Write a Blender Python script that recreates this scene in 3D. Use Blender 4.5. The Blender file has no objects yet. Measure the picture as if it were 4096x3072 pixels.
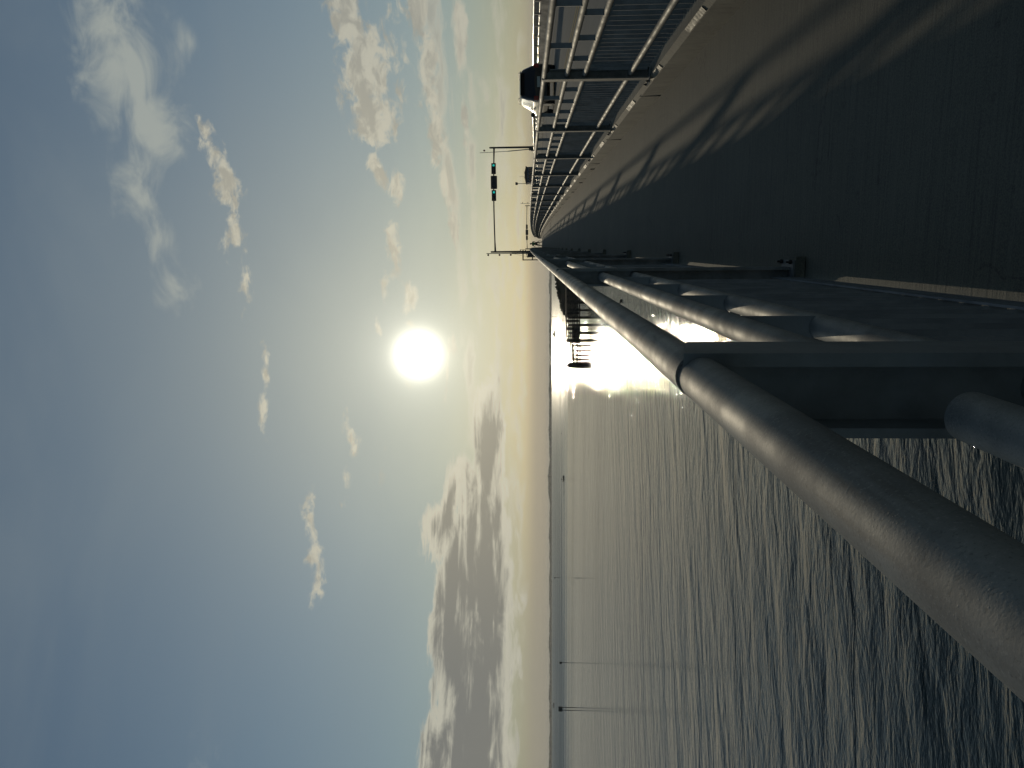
import bpy, bmesh, math, random
from mathutils import Vector, Matrix
random.seed(7)
S = bpy.context.scene
COL = S.collection
R = math.radians
PI = math.pi

# ------------------------------------------------------------------ camera
# x = across the bridge, y = along the bridge, z = up from the water
PHI, PITCH, FPX = 0.17705, 0.04999, 3070.0
EYE = Vector((0.0, 0.0, 8.0))
fw = Vector((-math.sin(PHI), math.cos(PHI), 0))
rt = Vector((math.cos(PHI), math.sin(PHI), 0))
up = Vector((0, 0, 1))
F = fw * math.cos(PITCH) + up * math.sin(PITCH)
U = up * math.cos(PITCH) - fw * math.sin(PITCH)
cam = bpy.data.cameras.new("camera")
cam.sensor_fit = 'HORIZONTAL'
cam.sensor_width = 36.0
cam.lens = FPX / 4096 * 36
cam.clip_start = 0.02
cam.clip_end = 60000
cam_o = bpy.data.objects.new("camera", cam)
COL.objects.link(cam_o)
m = Matrix(((-U.x, rt.x, -F.x, 0), (-U.y, rt.y, -F.y, 0), (-U.z, rt.z, -F.z, 0), (0, 0, 0, 1)))
cam_o.matrix_world = Matrix.Translation(EYE) @ m      # phone held on its side: the sky is on the picture's left
S.camera = cam_o

# ------------------------------------------------------------------ exposure, sun, sky
S.view_settings.view_transform = 'Standard'
S.view_settings.look = 'None'
S.view_settings.gamma = 1
S.view_settings.use_curve_mapping = False
S.view_settings.exposure = -0.8
SUN_AZ, SUN_EL = R(-7.95), R(9.8)
sun_dir = Vector((math.sin(SUN_AZ) * math.cos(SUN_EL), math.cos(SUN_AZ) * math.cos(SUN_EL), math.sin(SUN_EL)))
sl = bpy.data.lights.new("sun", 'SUN')
sl.energy = 2.2
sl.angle = R(0.6)
sl.color = (1.0, 0.86, 0.62)
so = bpy.data.objects.new("sun", sl)
so.rotation_euler = sun_dir.to_track_quat('Z', 'Y').to_euler()
COL.objects.link(so)

class NT:
    """small helper for writing node graphs"""
    def __init__(s, tree): s.t = tree; s.n = tree.nodes; s.l = tree.links
    def put(s, sock, v):
        if hasattr(v, 'is_linked') or hasattr(v, 'links'): s.l.new(v, sock)
        else: sock.default_value = v
    def node(s, typ, **kw):
        n = s.n.new(typ)
        for k, v in kw.items(): setattr(n, k, v)
        return n
    def m(s, op, a, b=0.0, c=None, clamp=False):
        n = s.n.new('ShaderNodeMath'); n.operation = op; n.use_clamp = clamp
        s.put(n.inputs[0], a); s.put(n.inputs[1], b)
        if c is not None: s.put(n.inputs[2], c)
        return n.outputs[0]
    def vm(s, op, a, b=(0, 0, 0)):
        n = s.n.new('ShaderNodeVectorMath'); n.operation = op
        s.put(n.inputs[0], a); s.put(n.inputs[1], b)
        return n
    def mix(s, f, a, b, typ='RGBA', blend='MIX'):
        n = s.n.new('ShaderNodeMix'); n.data_type = typ; n.blend_type = blend
        s.put(n.inputs[0], f)
        i = 6 if typ == 'RGBA' else 2
        s.put(n.inputs[i], a); s.put(n.inputs[i + 1], b)
        return n.outputs[2 if typ == 'RGBA' else 0]
    def ss(s, x, lo, hi, a=0.0, b=1.0):
        n = s.n.new('ShaderNodeMapRange'); n.interpolation_type = 'SMOOTHSTEP'
        s.put(n.inputs[0], x); n.inputs[1].default_value = lo; n.inputs[2].default_value = hi
        n.inputs[3].default_value = a; n.inputs[4].default_value = b
        return n.outputs[0]
    def noise(s, vec, scale, detail=4, rough=0.5, dist=0.0, lac=2.0):
        n = s.n.new('ShaderNodeTexNoise'); s.l.new(vec, n.inputs['Vector'])
        n.inputs['Scale'].default_value = scale; n.inputs['Detail'].default_value = detail
        n.inputs['Roughness'].default_value = rough; n.inputs['Distortion'].default_value = dist
        n.inputs['Lacunarity'].default_value = lac
        return n.outputs['Fac']
    def mapping(s, vec, loc=(0, 0, 0), rot=(0, 0, 0), sc=(1, 1, 1), typ='POINT'):
        n = s.n.new('ShaderNodeMapping'); n.vector_type = typ
        s.l.new(vec, n.inputs[0]); n.inputs[1].default_value = loc
        n.inputs[2].default_value = rot; n.inputs[3].default_value = sc
        return n.outputs[0]

W = bpy.data.worlds.new("World")
S.world = W
W.use_nodes = True
t = NT(W.node_tree)
t.n.clear()
out = t.node('ShaderNodeOutputWorld')
bg = t.node('ShaderNodeBackground')
sky = t.node('ShaderNodeTexSky', sky_type='NISHITA')
sky.sun_disc = False
sky.sun_elevation = SUN_EL
sky.sun_rotation = SUN_AZ
sky.altitude = 0
sky.air_density = 1.0
sky.dust_density = 0.6
sky.ozone_density = 1.0
tc = t.node('ShaderNodeTexCoord')
D = tc.outputs['Generated']
sep = t.node('ShaderNodeSeparateXYZ'); t.l.new(D, sep.inputs[0])
az = t.m('MULTIPLY', t.m('ARCTAN2', sep.outputs[0], sep.outputs[1]), 180 / PI)
el = t.m('MULTIPLY', t.m('ARCSINE', sep.outputs[2]), 180 / PI)
cmb = t.node('ShaderNodeCombineXYZ'); t.l.new(az, cmb.inputs[0]); t.l.new(el, cmb.inputs[1])
AE = cmb.outputs[0]
dt = t.vm('DOT_PRODUCT', D, tuple(sun_dir)).outputs['Value']
th = t.m('MULTIPLY', t.m('ARCCOSINE', t.m('MINIMUM', dt, 0.9999999)), 180 / PI)   # degrees from the sun
elp = t.m('MAXIMUM', el, 0.0)
# sky base: Nishita, softened towards grey by thin high haze
SKY_GAIN = 0.09
base = t.mix(1.0, sky.outputs[0], (0.74, 0.92, 1.06, 1), blend='MULTIPLY')
base = t.vm('SCALE', base); base.inputs[3].default_value = SKY_GAIN; base = base.outputs[0]
far_sun = t.ss(th, 5, 36)
anti = t.ss(th, 55, 115)
hz0 = t.m('MULTIPLY', t.m('POWER', 2.718, t.m('MULTIPLY', elp, -0.21)), 0.9)
hz1 = t.m('MULTIPLY', t.m('POWER', 2.718, t.m('DIVIDE', th, -22.0)), 0.85)
hz = t.m('SUBTRACT', 1.0, t.m('MULTIPLY', t.m('SUBTRACT', 1.0, hz0), t.m('SUBTRACT', 1.0, hz1)))
hzlow = t.mix(far_sun, (0.52, 0.47, 0.36, 1), (0.44, 0.43, 0.36, 1))
hazecol = t.mix(t.ss(el, 0.0, 9.0), hzlow, t.mix(far_sun, (0.40, 0.45, 0.43, 1), (0.33, 0.42, 0.47, 1)))
hazecol = t.mix(anti, hazecol, (0.20, 0.215, 0.22, 1))
base = t.mix(hz, base, hazecol)
# high thin veil, streaked
veil = t.noise(t.mapping(AE, sc=(0.035, 0.10, 1), rot=(0, 0, 0.25)), 1.0, 5, 0.55, 0.6)
veil = t.m('MULTIPLY', t.ss(veil, 0.40, 0.75), 0.24)
base = t.mix(veil, base, t.mix(anti, (0.37, 0.44, 0.47, 1), (0.14, 0.17, 0.20, 1)))

def cloud_field(blobs, amp, scale, thr, width, stretch, detail=7, rough=0.58, dist=0.35, seed=0.0):
    cur = None
    for (a, e, ra, re, rot, st) in blobs:
        v = t.mapping(AE, loc=(a, e, 0), rot=(0, 0, R(rot)), sc=(ra, re, 1), typ='TEXTURE')
        ln = t.vm('LENGTH', v).outputs['Value']
        f = t.m('MULTIPLY_ADD', ln, -st, st)
        cur = f if cur is None else t.m('MAXIMUM', cur, f)
    cur = t.m('MAXIMUM', cur, -2.2)
    ns = t.noise(t.mapping(AE, loc=(seed, seed * 0.7, seed), sc=(scale / stretch, scale, 1)), 1.0, detail, rough, dist)
    d = t.m('ADD', cur, t.m('MULTIPLY', t.m('SUBTRACT', ns, 0.5), amp))
    return t.ss(d, thr, thr + width), d, ns

# wispy high clouds (soft)
hi_b = [(15.8, 28.3, 5, 2.4, -12, .8), (12.4, 27.4, 4.2, 2.6, -20, 1.0), (9.0, 26.6, 3.2, 2.8, -10, 1.1), (6.3, 27.6, 3.0, 1.2, 10, .7),
        (3.6, 27.9, 3.6, 1.5, 15, .9), (1.2, 27.0, 3.0, 1.3, 10, .8), (-2.2, 26.4, 2.6, 1.0, 8, .6),
        (14.4, 23.6, 1.4, .8, 20, .6), (-38, 22.5, 3, 1.2, 0, .5)]
c1, d1, n1 = cloud_field(hi_b, 3.0, 0.42, -0.1, 1.2, 2.0, 9, 0.60, 0.6, 3.1)
# small broken puffs (crisp)
md_b = [(7.5, 23.4, 1.8, .6, 15, .8), (4.3, 22.5, 2.6, .95, 4, 1.0), (1.0, 22.3, 2.8, .9, -2, 1.0), (-1.6, 22.0, 1.8, .6, 5, .6), (-4.0, 21.7, 1.0, .3, -20, .5),
        (-9.4, 20.7, 2.0, .35, 2, .8), (-12.0, 20.7, 1.8, .35, 2, .7), (-20.0, 17.4, 2.0, .55, 3, .9), (-22.6, 17.0, 2.0, .6, 3, 1.0), (-24.6, 16.6, 1.6, .6, 0, .9),
        (-14.5, 14.6, 1.6, .45, 10, .7), (-17.8, 14.9, 1.6, .4, 0, .7), (-16.6, 12.5, 1.2, .35, 0, .4),
        (16.0, 13.6, 3.4, 1.4, -8, 1.6), (12.4, 12.7, 3.4, 2.0, -5, 1.9), (9.2, 12.6, 2.6, 1.6, 5, 1.7), (12.0, 10.5, 4.5, .7, -4, .7),
        (5.6, 12.4, 2.0, .7, 20, 1.4), (4.2, 11.0, 1.8, .5, 5, 1.1), (-0.1, 11.5, 2.0, .7, 4, 1.4),
        (-3.8, 10.5, 1.6, .6, 0, 1.4), (-5.7, 10.3, .9, .5, 30, 1.3), (-2.6, 12.2, 1.0, .25, 0, .4), (-6.3, 12.6, .9, .2, 10, .7), (-10.2, 10.6, .7, .3, 30, .7),
        (-9.6, 7.7, 3.4, .16, -4, 1.2), (-6.9, 7.2, 1.6, .25, 4, .8),
        (16.2, 8.8, 3.0, .9, 0, 1.7), (12.0, 8.4, 3.0, .9, 3, 1.7), (8.2, 8.1, 2.6, .75, 4, 1.6), (4.6, 7.5, 2.4, .6, 6, 1.4), (1.2, 7.0, 2.2, .4, 5, 1.2), (14.6, 6.1, 3.4, .5, 0, 1.4), (9.0, 6.0, 2.4, .3, 2, 1.1)]
c2, d2, n2 = cloud_field(md_b, 4.2, 1.0, 0.0, 0.95, 1.7, 10, 0.64, 0.4, 8.4)
# long low bands right of and below the sun
lo_b = [(16, 8.1, 5, 1.0, 2, 1.0), (10.5, 7.7, 4.5, .8, 3, 1.0), (4.6, 7.2, 4.0, .6, 6, .9), (-1.0, 6.7, 4, .45, 5, .6),
        (15, 6.2, 5, .5, 0, .8), (6, 5.6, 6, .35, 0, .6), (-9.5, 6.0, 5.5, .5, 3, .8), (-4.0, 5.4, 6, .3, 2, .6), (-9, 4.0, 12, .35, 0, .6), (8, 3.4, 12, .5, 0, .6),
        (-22, 3.0, 22, .35, 0, .5), (-5, 2.2, 26, .35, 0, .5), (4, 4.4, 9, .3, 0, .5)]
c3, d3, n3 = cloud_field(lo_b, 3.4, 1.2, -0.15, 1.0, 4.0, 10, 0.62, 0.4, 15.2)
# grey stratocumulus bank on the left
bk_b = [(-26, 5.0, 10.5, 2.3, 0, 1.1), (-36, 5.2, 8, 2.6, 0, 1.3), (-19.8, 7.6, 3.6, .55, -3, 1.0), (-25, 7.0, 5.5, 1.1, -4, 1.0), (-29.5, 6.8, 5, 1.5, 0, 1.0),
        (-15, 4.6, 5.5, 1.0, 0, .9), (-38, 8.0, 4, .9, 0, .8), (-20.7, 8.4, 1.8, .9, 0, .7)]
c4, d4, n4 = cloud_field(bk_b, 2.4, 0.95, -0.30, 0.35, 4.0, 10, 0.62, 0.4, 22.9)

near_sun = t.ss(th, 3, 26, 1.0, 0.0)
lit = t.mix(near_sun, (0.84, 0.81, 0.66, 1), (1.10, 1.02, 0.78, 1))
lit_hi = t.mix(near_sun, (0.68, 0.72, 0.64, 1), (0.82, 0.82, 0.70, 1))
shd = t.mix(near_sun, (0.33, 0.325, 0.295, 1), (0.55, 0.50, 0.38, 1))
skyc = t.mix(t.m('MULTIPLY', c1, 0.75), base, lit_hi)
sh2 = t.ss(t.noise(t.mapping(AE, loc=(8.7, 5.6, 8.4), sc=(0.5, 0.9, 1)), 1.0, 8, 0.62, 0.4), 0.42, 0.62)
skyc = t.mix(t.m('MULTIPLY', c2, 0.9), skyc, t.mix(t.m('MULTIPLY', sh2, 0.5), lit, shd))
sh3 = t.ss(d3, 0.35, 1.1)
skyc = t.mix(t.m('MULTIPLY', c3, 0.75), skyc, t.mix(t.m('MULTIPLY', sh3, 0.4), lit, shd))
# bank: bright rims, grey body, streaked internal breaks
brk = t.noise(t.mapping(AE, loc=(4, 9, 2), sc=(0.09, 1.2, 1)), 1.0, 8, 0.6, 0.6)
body = t.ss(t.m('SUBTRACT', d4, t.m('MULTIPLY', t.m('SUBTRACT', brk, 0.5), 2.1)), -0.05, 0.65)
skyc = t.mix(t.m('MULTIPLY', c4, 0.95), skyc, t.mix(body, lit, shd))
# pale clearer strip just above the horizon
strip = t.m('MULTIPLY', t.ss(el, 0.9, 2.1, 1.0, 0.0), 0.75)
skyc = t.mix(strip, skyc, t.mix(near_sun, (0.52, 0.48, 0.38, 1), (0.60, 0.51, 0.38, 1)))
# light scattered forward round the sun by thin cloud
g1 = t.m('MULTIPLY', t.m('POWER', 2.718, t.m('MULTIPLY', t.m('POWER', t.m('DIVIDE', th, 1.2), 2.0), -1.0)), 7.0)
g2 = t.m('MULTIPLY', t.m('POWER', 2.718, t.m('DIVIDE', th, -2.1)), 1.35)
g3 = t.m('MULTIPLY', t.m('POWER', 2.718, t.m('DIVIDE', th, -7.0)), 0.30)
gsum = t.m('ADD', t.m('ADD', g1, g2), g3)
gc = t.vm('SCALE', (1.0, 0.96, 0.78)); t.l.new(gsum, gc.inputs[3])
skyc = t.vm('ADD', skyc, gc.outputs[0]).outputs[0]
t.l.new(skyc, bg.inputs[0])
bg.inputs[1].default_value = 1.0
t.l.new(bg.outputs[0], out.inputs[0])
W.cycles.sampling_method = 'MANUAL'
W.cycles.sample_map_resolution = 2048

# ------------------------------------------------------------------ helpers
class MB:
    def __init__(s): s.v = []; s.f = []; s.sm = []
    def add(s, vs, fs, smooth=False):
        o = len(s.v); s.v += [tuple(x) for x in vs]
        s.f += [tuple(i + o for i in f) for f in fs]; s.sm += [smooth] * len(fs)
    def box(s, x0, x1, y0, y1, z0, z1, M=None):
        vs = [Vector((x, y, z)) for x in (x0, x1) for y in (y0, y1) for z in (z0, z1)]
        if M is not None: vs = [M @ p for p in vs]
        s.add(vs, [(0, 1, 3, 2), (4, 6, 7, 5), (0, 4, 5, 1), (2, 3, 7, 6), (0, 2, 6, 4), (1, 5, 7, 3)])
    def beam(s, a, b, w, h=None):
        """rectangular bar from a to b"""
        a = Vector(a); b = Vector(b); h = h or w; d = (b - a); L = d.length; d.normalize()
        r = d.cross(Vector((0, 0, 1)))
        if r.length < 1e-4: r = Vector((1, 0, 0))
        r.normalize(); q = r.cross(d)
        vs = [p + r * i * w / 2 + q * j * h / 2 for p in (a, b) for i in (-1, 1) for j in (-1, 1)]
        s.add(vs, [(0, 2, 3, 1), (4, 5, 7, 6), (0, 1, 5, 4), (2, 6, 7, 3), (0, 4, 6, 2), (1, 3, 7, 5)])
    def tube(s, pts, rad, seg=10, caps=True):
        pts = [Vector(p) for p in pts]
        if not isinstance(rad, (list, tuple)): rad = [rad] * len(pts)
        rings = []; prev = None
        for i, p in enumerate(pts):
            d = (pts[min(i + 1, len(pts) - 1)] - pts[max(i - 1, 0)]).normalized()
            if prev is None:
                r = d.cross(Vector((0, 0, 1)))
                if r.length < 1e-3: r = Vector((1, 0, 0))
            else:
                r = prev - d * prev.dot(d)
            r.normalize(); prev = r; q = r.cross(d)
            rings.append([p + (r * math.cos(2 * PI * k / seg) + q * math.sin(2 * PI * k / seg)) * rad[i] for k in range(seg)])
        vs = [v for r_ in rings for v in r_]
        fs = [(i * seg + k, i * seg + (k + 1) % seg, (i + 1) * seg + (k + 1) % seg, (i + 1) * seg + k) for i in range(len(pts) - 1) for k in range(seg)]
        s.add(vs, fs, True)
        if caps:
            s.add(rings[0], [tuple(range(seg))]); s.add(rings[-1], [tuple(reversed(range(seg)))])
    def prism(s, poly, axis, a, b):
        """extrude a 2-D polygon along an axis (0,1,2) from a to b"""
        def mk(p, t_):
            c = list(p); c.insert(axis, t_); return Vector(c)
        n = len(poly)
        vs = [mk(p, a) for p in poly] + [mk(p, b) for p in poly]
        s.add(vs, [tuple(range(n)), tuple(reversed(range(n, 2 * n)))] + [(i, n + i, n + (i + 1) % n, (i + 1) % n) for i in range(n)])
    def blob(s, c, r, seg=8, rings=5, jit=0.0, sq=(1, 1, 1)):
        vs = [];fs = []
        for i in range(rings + 1):
            ph = PI * i / rings
            for k in range(seg):
                a_ = 2 * PI * k / seg
                j = 1 + random.uniform(-jit, jit)
                vs.append((c[0] + r * sq[0] * j * math.sin(ph) * math.cos(a_), c[1] + r * sq[1] * j * math.sin(ph) * math.sin(a_), c[2] + r * sq[2] * j * math.cos(ph)))
        for i in range(rings):
            for k in range(seg):
                fs.append((i * seg + k, (i + 1) * seg + k, (i + 1) * seg + (k + 1) % seg, i * seg + (k + 1) % seg))
        s.add(vs, fs, True)
    def build(s, name, mat, parent=None, loc=None):
        me = bpy.data.meshes.new(name)
        me.from_pydata(s.v, [], s.f)
        me.materials.append(mat)
        for p, sm in zip(me.polygons, s.sm): p.use_smooth = sm
        bm = bmesh.new(); bm.from_mesh(me); bmesh.ops.recalc_face_normals(bm, faces=bm.faces); bm.to_mesh(me); bm.free()
        o = bpy.data.objects.new(name, me); COL.objects.link(o)
        if parent: o.parent = parent
        if loc: o.location = loc
        return o

def tag(o, label=None, cat=None, group=None, kind=None):
    if label: o['label'] = label
    if cat: o['category'] = cat
    if group: o['group'] = group
    if kind: o['kind'] = kind
    return o
def empty(name, loc, rz=0.0, **kw):
    o = bpy.data.objects.new(name, None); COL.objects.link(o)
    o.location = loc; o.rotation_euler = (0, 0, rz); o.empty_display_size = 0.2
    return tag(o, **kw)
def copy_tree(o, parent=None):
    c = o.copy(); COL.objects.link(c); c.parent = parent
    for ch in list(o.children): copy_tree(ch, c)
    return c
def ray(x, y):
    a = ((3072 - y) - 1536) / FPX; b = (x - 2048) / FPX
    return F + rt * a - U * b
def at(x, y, depth): return EYE + ray(x, y) * depth
def on_water(x, y):
    r_ = ray(x, y); return EYE + r_ * (-EYE.z / r_.z)

def mat(name, col, rough=0.6, metal=0.0, spec=0.5, emit=None, es=1.0, coat=0.0):
    m_ = bpy.data.materials.new(name); m_.use_nodes = True
    b = m_.node_tree.nodes['Principled BSDF']
    b.inputs['Base Color'].default_value = (*col, 1); b.inputs['Roughness'].default_value = rough
    b.inputs['Metallic'].default_value = metal; b.inputs['Specular IOR Level'].default_value = spec
    b.inputs['Coat Weight'].default_value = coat
    if emit: b.inputs['Emission Color'].default_value = (*emit, 1); b.inputs['Emission Strength'].default_value = es
    return m_
def textured(name, c1, c2, scale, rough=(0.5, 0.7), metal=0.0, bump=0.0, bscale=None, bdist=0.01, stretch=(1, 1, 1), detail=6, coords='Object', spec=0.5):
    m_ = mat(name, c1, rough[0], metal, spec)
    q = NT(m_.node_tree); b = m_.node_tree.nodes['Principled BSDF']
    tcn = q.node('ShaderNodeTexCoord'); v = q.mapping(tcn.outputs[coords], sc=stretch)
    n = q.noise(v, scale, detail, 0.6)
    f = q.ss(n, 0.35, 0.65)
    q.l.new(q.mix(f, (*c1, 1), (*c2, 1)), b.inputs['Base Color'])
    q.l.new(q.ss(n, 0.3, 0.7, rough[0], rough[1]), b.inputs['Roughness'])
    if bump:
        bn = q.node('ShaderNodeBump'); bn.inputs['Strength'].default_value = bump; bn.inputs['Distance'].default_value = bdist
        q.l.new(q.noise(tcn.outputs[coords], bscale or scale * 6, 4, 0.6), bn.inputs['Height'])
        q.l.new(bn.outputs[0], b.inputs['Normal'])
    return m_

def zd(y): return 6.452 + (0.0349 * y - 9.38e-5 * y * y if y > 0 else 0.0349 * y)

# ------------------------------------------------------------------ materials
M = {}
def steel_mat():
    m_ = mat('galvanised steel', (0.25, 0.24, 0.21), 0.6, 0.3)
    q = NT(m_.node_tree); b = m_.node_tree.nodes['Principled BSDF']
    tcn = q.node('ShaderNodeTexCoord'); v = tcn.outputs['Object']
    n = q.noise(v, 7, 7, 0.65); g = q.noise(v, 420, 2, 0.6); drip = q.noise(q.mapping(v, sc=(30, 3, 30)), 1.0, 5, 0.65)
    c = q.mix(q.ss(n, 0.35, 0.65), (0.245, 0.235, 0.205, 1), (0.165, 0.158, 0.14, 1))
    c = q.mix(q.m('MULTIPLY', q.ss(drip, 0.54, 0.70), 0.6), c, (0.10, 0.085, 0.065, 1))
    c = q.mix(q.m('MULTIPLY', q.ss(g, 0.58, 0.70), 0.5), c, (0.33, 0.31, 0.27, 1))
    c = q.mix(q.m('MULTIPLY', q.ss(g, 0.42, 0.30), 0.5), c, (0.08, 0.075, 0.065, 1))
    q.l.new(c, b.inputs['Base Color'])
    q.l.new(q.ss(n, 0.3, 0.7, 0.58, 0.74), b.inputs['Roughness'])
    vo = q.node('ShaderNodeTexVoronoi'); vo.inputs['Scale'].default_value = 330; q.l.new(v, vo.inputs['Vector'])
    pit = q.m('MULTIPLY', q.ss(vo.outputs['Distance'], 0.28, 0.05), q.ss(q.noise(v, 22, 3, 0.6), 0.5, 0.62))
    bn = q.node('ShaderNodeBump'); bn.inputs['Strength'].default_value = 0.6; bn.inputs['Distance'].default_value = 0.00022
    q.l.new(q.m('ADD', q.m('MULTIPLY', g, 0.6), q.m('MULTIPLY', pit, 0.35)), bn.inputs['Height']); q.l.new(bn.outputs[0], b.inputs['Normal'])
    return m_
M['steel'] = steel_mat()
M['steel_dark'] = textured('weathered steel', (0.25, 0.25, 0.235), (0.17, 0.165, 0.15), 6, (0.5, 0.7), 0.25, 0.4, 60, 0.0015, detail=8)
M['bar'] = textured('railing bars', (0.24, 0.25, 0.25), (0.18, 0.185, 0.185), 5, (0.5, 0.65), 0.4)
M['dark_metal'] = mat('dark painted metal', (0.035, 0.035, 0.033), 0.5, 0.2)
M['black'] = mat('black plastic', (0.012, 0.012, 0.012), 0.4)
M['rubber'] = mat('tyre rubber', (0.015, 0.015, 0.015), 0.8)
M['timber'] = textured('creosoted timber', (0.055, 0.045, 0.036), (0.03, 0.026, 0.022), 2.0, (0.7, 0.9))
M['concrete_rough'] = textured('parapet concrete', (0.26, 0.25, 0.22), (0.16, 0.155, 0.14), 1.2, (0.8, 0.95), 0, 0.3, 20, 0.004)
M['lens_green'] = mat('lit green lens', (0.02, 0.4, 0.35), 0.3, emit=(0.03, 0.85, 0.72), es=0.75)
M['red_lens'] = mat('red lamp', (0.16, 0.02, 0.015), 0.4)
M['signal'] = mat('signal housing', (0.03, 0.032, 0.028), 0.55)
M['signback'] = textured('sign sheet', (0.05, 0.048, 0.035), (0.04, 0.038, 0.03), 1.0, (0.5, 0.6))
M['paint_blue'] = textured('blue grey cladding', (0.12, 0.15, 0.20), (0.09, 0.115, 0.15), 0.8, (0.5, 0.7))
M['car'] = mat('black car paint', (0.010, 0.008, 0.007), 0.35, 0.0, 0.3, coat=0.6)
M['glass'] = mat('tinted car glass', (0.012, 0.014, 0.013), 0.06, 0.0, 0.7)
M['chrome'] = mat('chrome', (0.7, 0.7, 0.7), 0.12, 1.0)
M['rim'] = mat('alloy rim', (0.45, 0.45, 0.45), 0.3, 0.9)
M['plate'] = mat('licence plate', (0.45, 0.46, 0.40), 0.5)
M['tail'] = mat('tail lamp', (0.25, 0.01, 0.01), 0.2)
M['skin'] = mat('skin', (0.22, 0.12, 0.08), 0.6)
M['shirt'] = mat('green shirt', (0.03, 0.16, 0.04), 0.8)
M['shorts'] = mat('dark shorts', (0.02, 0.02, 0.024), 0.85)
M['hair'] = mat('dark hair', (0.012, 0.01, 0.009), 0.7)
M['white'] = mat('white rubber', (0.7, 0.7, 0.66), 0.5)
M['bikepaint'] = mat('bicycle paint', (0.3, 0.3, 0.3), 0.3, 0.5)
M['boat'] = mat('dark boat hull', (0.03, 0.03, 0.028), 0.4)
M['foliage'] = textured('bank foliage', (0.045, 0.05, 0.025), (0.06, 0.045, 0.03), 0.4, (0.8, 0.9))
M['tree'] = textured('far shore trees', (0.055, 0.06, 0.035), (0.04, 0.045, 0.03), 0.02, (0.9, 1.0))
M['rock'] = textured('shore sand and rock', (0.12, 0.10, 0.075), (0.08, 0.07, 0.055), 0.05, (0.9, 1.0))
M['line_y'] = textured('worn yellow road paint', (0.42, 0.26, 0.04), (0.30, 0.20, 0.06), 3, (0.7, 0.9))
M['line_w'] = textured('worn white road paint', (0.5, 0.5, 0.46), (0.3, 0.3, 0.28), 3, (0.7, 0.9))
M['feather'] = mat('dark feathers', (0.04, 0.035, 0.03), 0.8)
M['marker'] = mat('marker board', (0.05, 0.055, 0.05), 0.6)
M['road'] = textured('road deck concrete', (0.135, 0.125, 0.10), (0.10, 0.094, 0.08), 0.6, (0.75, 0.9), 0, 0.3, 30, 0.003, stretch=(1, 0.15, 1), detail=8)

# sidewalk: broom-finished concrete with cross joints
def sidewalk_mat():
    m_ = mat('broomed concrete', (0.2, 0.2, 0.18), 0.85)
    q = NT(m_.node_tree); b = m_.node_tree.nodes['Principled BSDF']
    tcn = q.node('ShaderNodeTexCoord'); v = tcn.outputs['Object']
    sp = q.node('ShaderNodeSeparateXYZ'); q.l.new(v, sp.inputs[0])
    big = q.noise(v, 0.7, 6, 0.6)
    stain = q.ss(q.noise(q.mapping(v, sc=(1.6, 0.25, 1)), 1.3, 5, 0.6), 0.45, 0.75)
    grain = q.noise(v, 160, 3, 0.7)
    broom = q.noise(q.mapping(v, sc=(2.5, 95, 1)), 1.0, 3, 0.65)
    c = q.mix(q.ss(big, 0.3, 0.7), (0.150, 0.143, 0.102, 1), (0.108, 0.104, 0.078, 1))
    spots = q.ss(q.noise(v, 9.0, 3, 0.6), 0.66, 0.72)
    c = q.mix(q.m('MULTIPLY', spots, 0.6), c, (0.045, 0.04, 0.03, 1))
    ve = q.node('ShaderNodeTexVoronoi', feature='DISTANCE_TO_EDGE'); ve.inputs['Scale'].default_value = 0.45
    wob = q.vm('SCALE', q.vm('ADD', v, (0, 0, 0)).outputs[0]); wob.inputs[3].default_value = 1.0
    wn = q.node('ShaderNodeTexNoise'); q.l.new(v, wn.inputs['Vector']); wn.inputs['Scale'].default_value = 2.5; wn.inputs['Detail'].default_value = 5
    sc_ = q.vm('SCALE', wn.outputs['Color']); sc_.inputs[3].default_value = 0.7
    q.l.new(q.vm('ADD', wob.outputs[0], sc_.outputs[0]).outputs[0], ve.inputs['Vector'])
    crack = q.m('MULTIPLY', q.m('LESS_THAN', ve.outputs['Distance'], 0.0035), q.m('GREATER_THAN', big, 0.5))
    c = q.mix(q.m('MULTIPLY', crack, 0.7), c, (0.03, 0.027, 0.02, 1))
    c = q.mix(q.m('MULTIPLY', stain, 0.65), c, (0.075, 0.07, 0.055, 1))
    c = q.mix(0.45, c, q.mix(q.ss(grain, 0.3, 0.7), (0.06, 0.055, 0.042, 1), (0.25, 0.235, 0.17, 1)))
    c = q.mix(q.m('MULTIPLY', q.ss(broom, 0.45, 0.7), 0.35), c, (0.21, 0.19, 0.145, 1))
    c = q.mix(q.m('MULTIPLY', q.ss(broom, 0.45, 0.3), 0.35), c, (0.05, 0.047, 0.037, 1))
    fr = q.m('FRACT', q.m('DIVIDE', q.m('ADD', sp.outputs[1], 0.6), 7.1))
    jt = q.m('MULTIPLY', q.m('LESS_THAN', fr, 0.0022), q.m('GREATER_THAN', sp.outputs[1], 24.0))
    c = q.mix(jt, c, (0.03, 0.03, 0.03, 1))
    q.l.new(c, b.inputs['Base Color'])
    bn = q.node('ShaderNodeBump'); bn.inputs['Strength'].default_value = 0.55; bn.inputs['Distance'].default_value = 0.004
    h = q.m('ADD', q.m('MULTIPLY', broom, 0.8), q.m('MULTIPLY', grain, 0.45))
    h = q.m('SUBTRACT', h, q.m('MULTIPLY', jt, 2.0))
    q.l.new(h, bn.inputs['Height']); q.l.new(bn.outputs[0], b.inputs['Normal'])
    return m_
M['sidewalk'] = sidewalk_mat()
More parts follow.
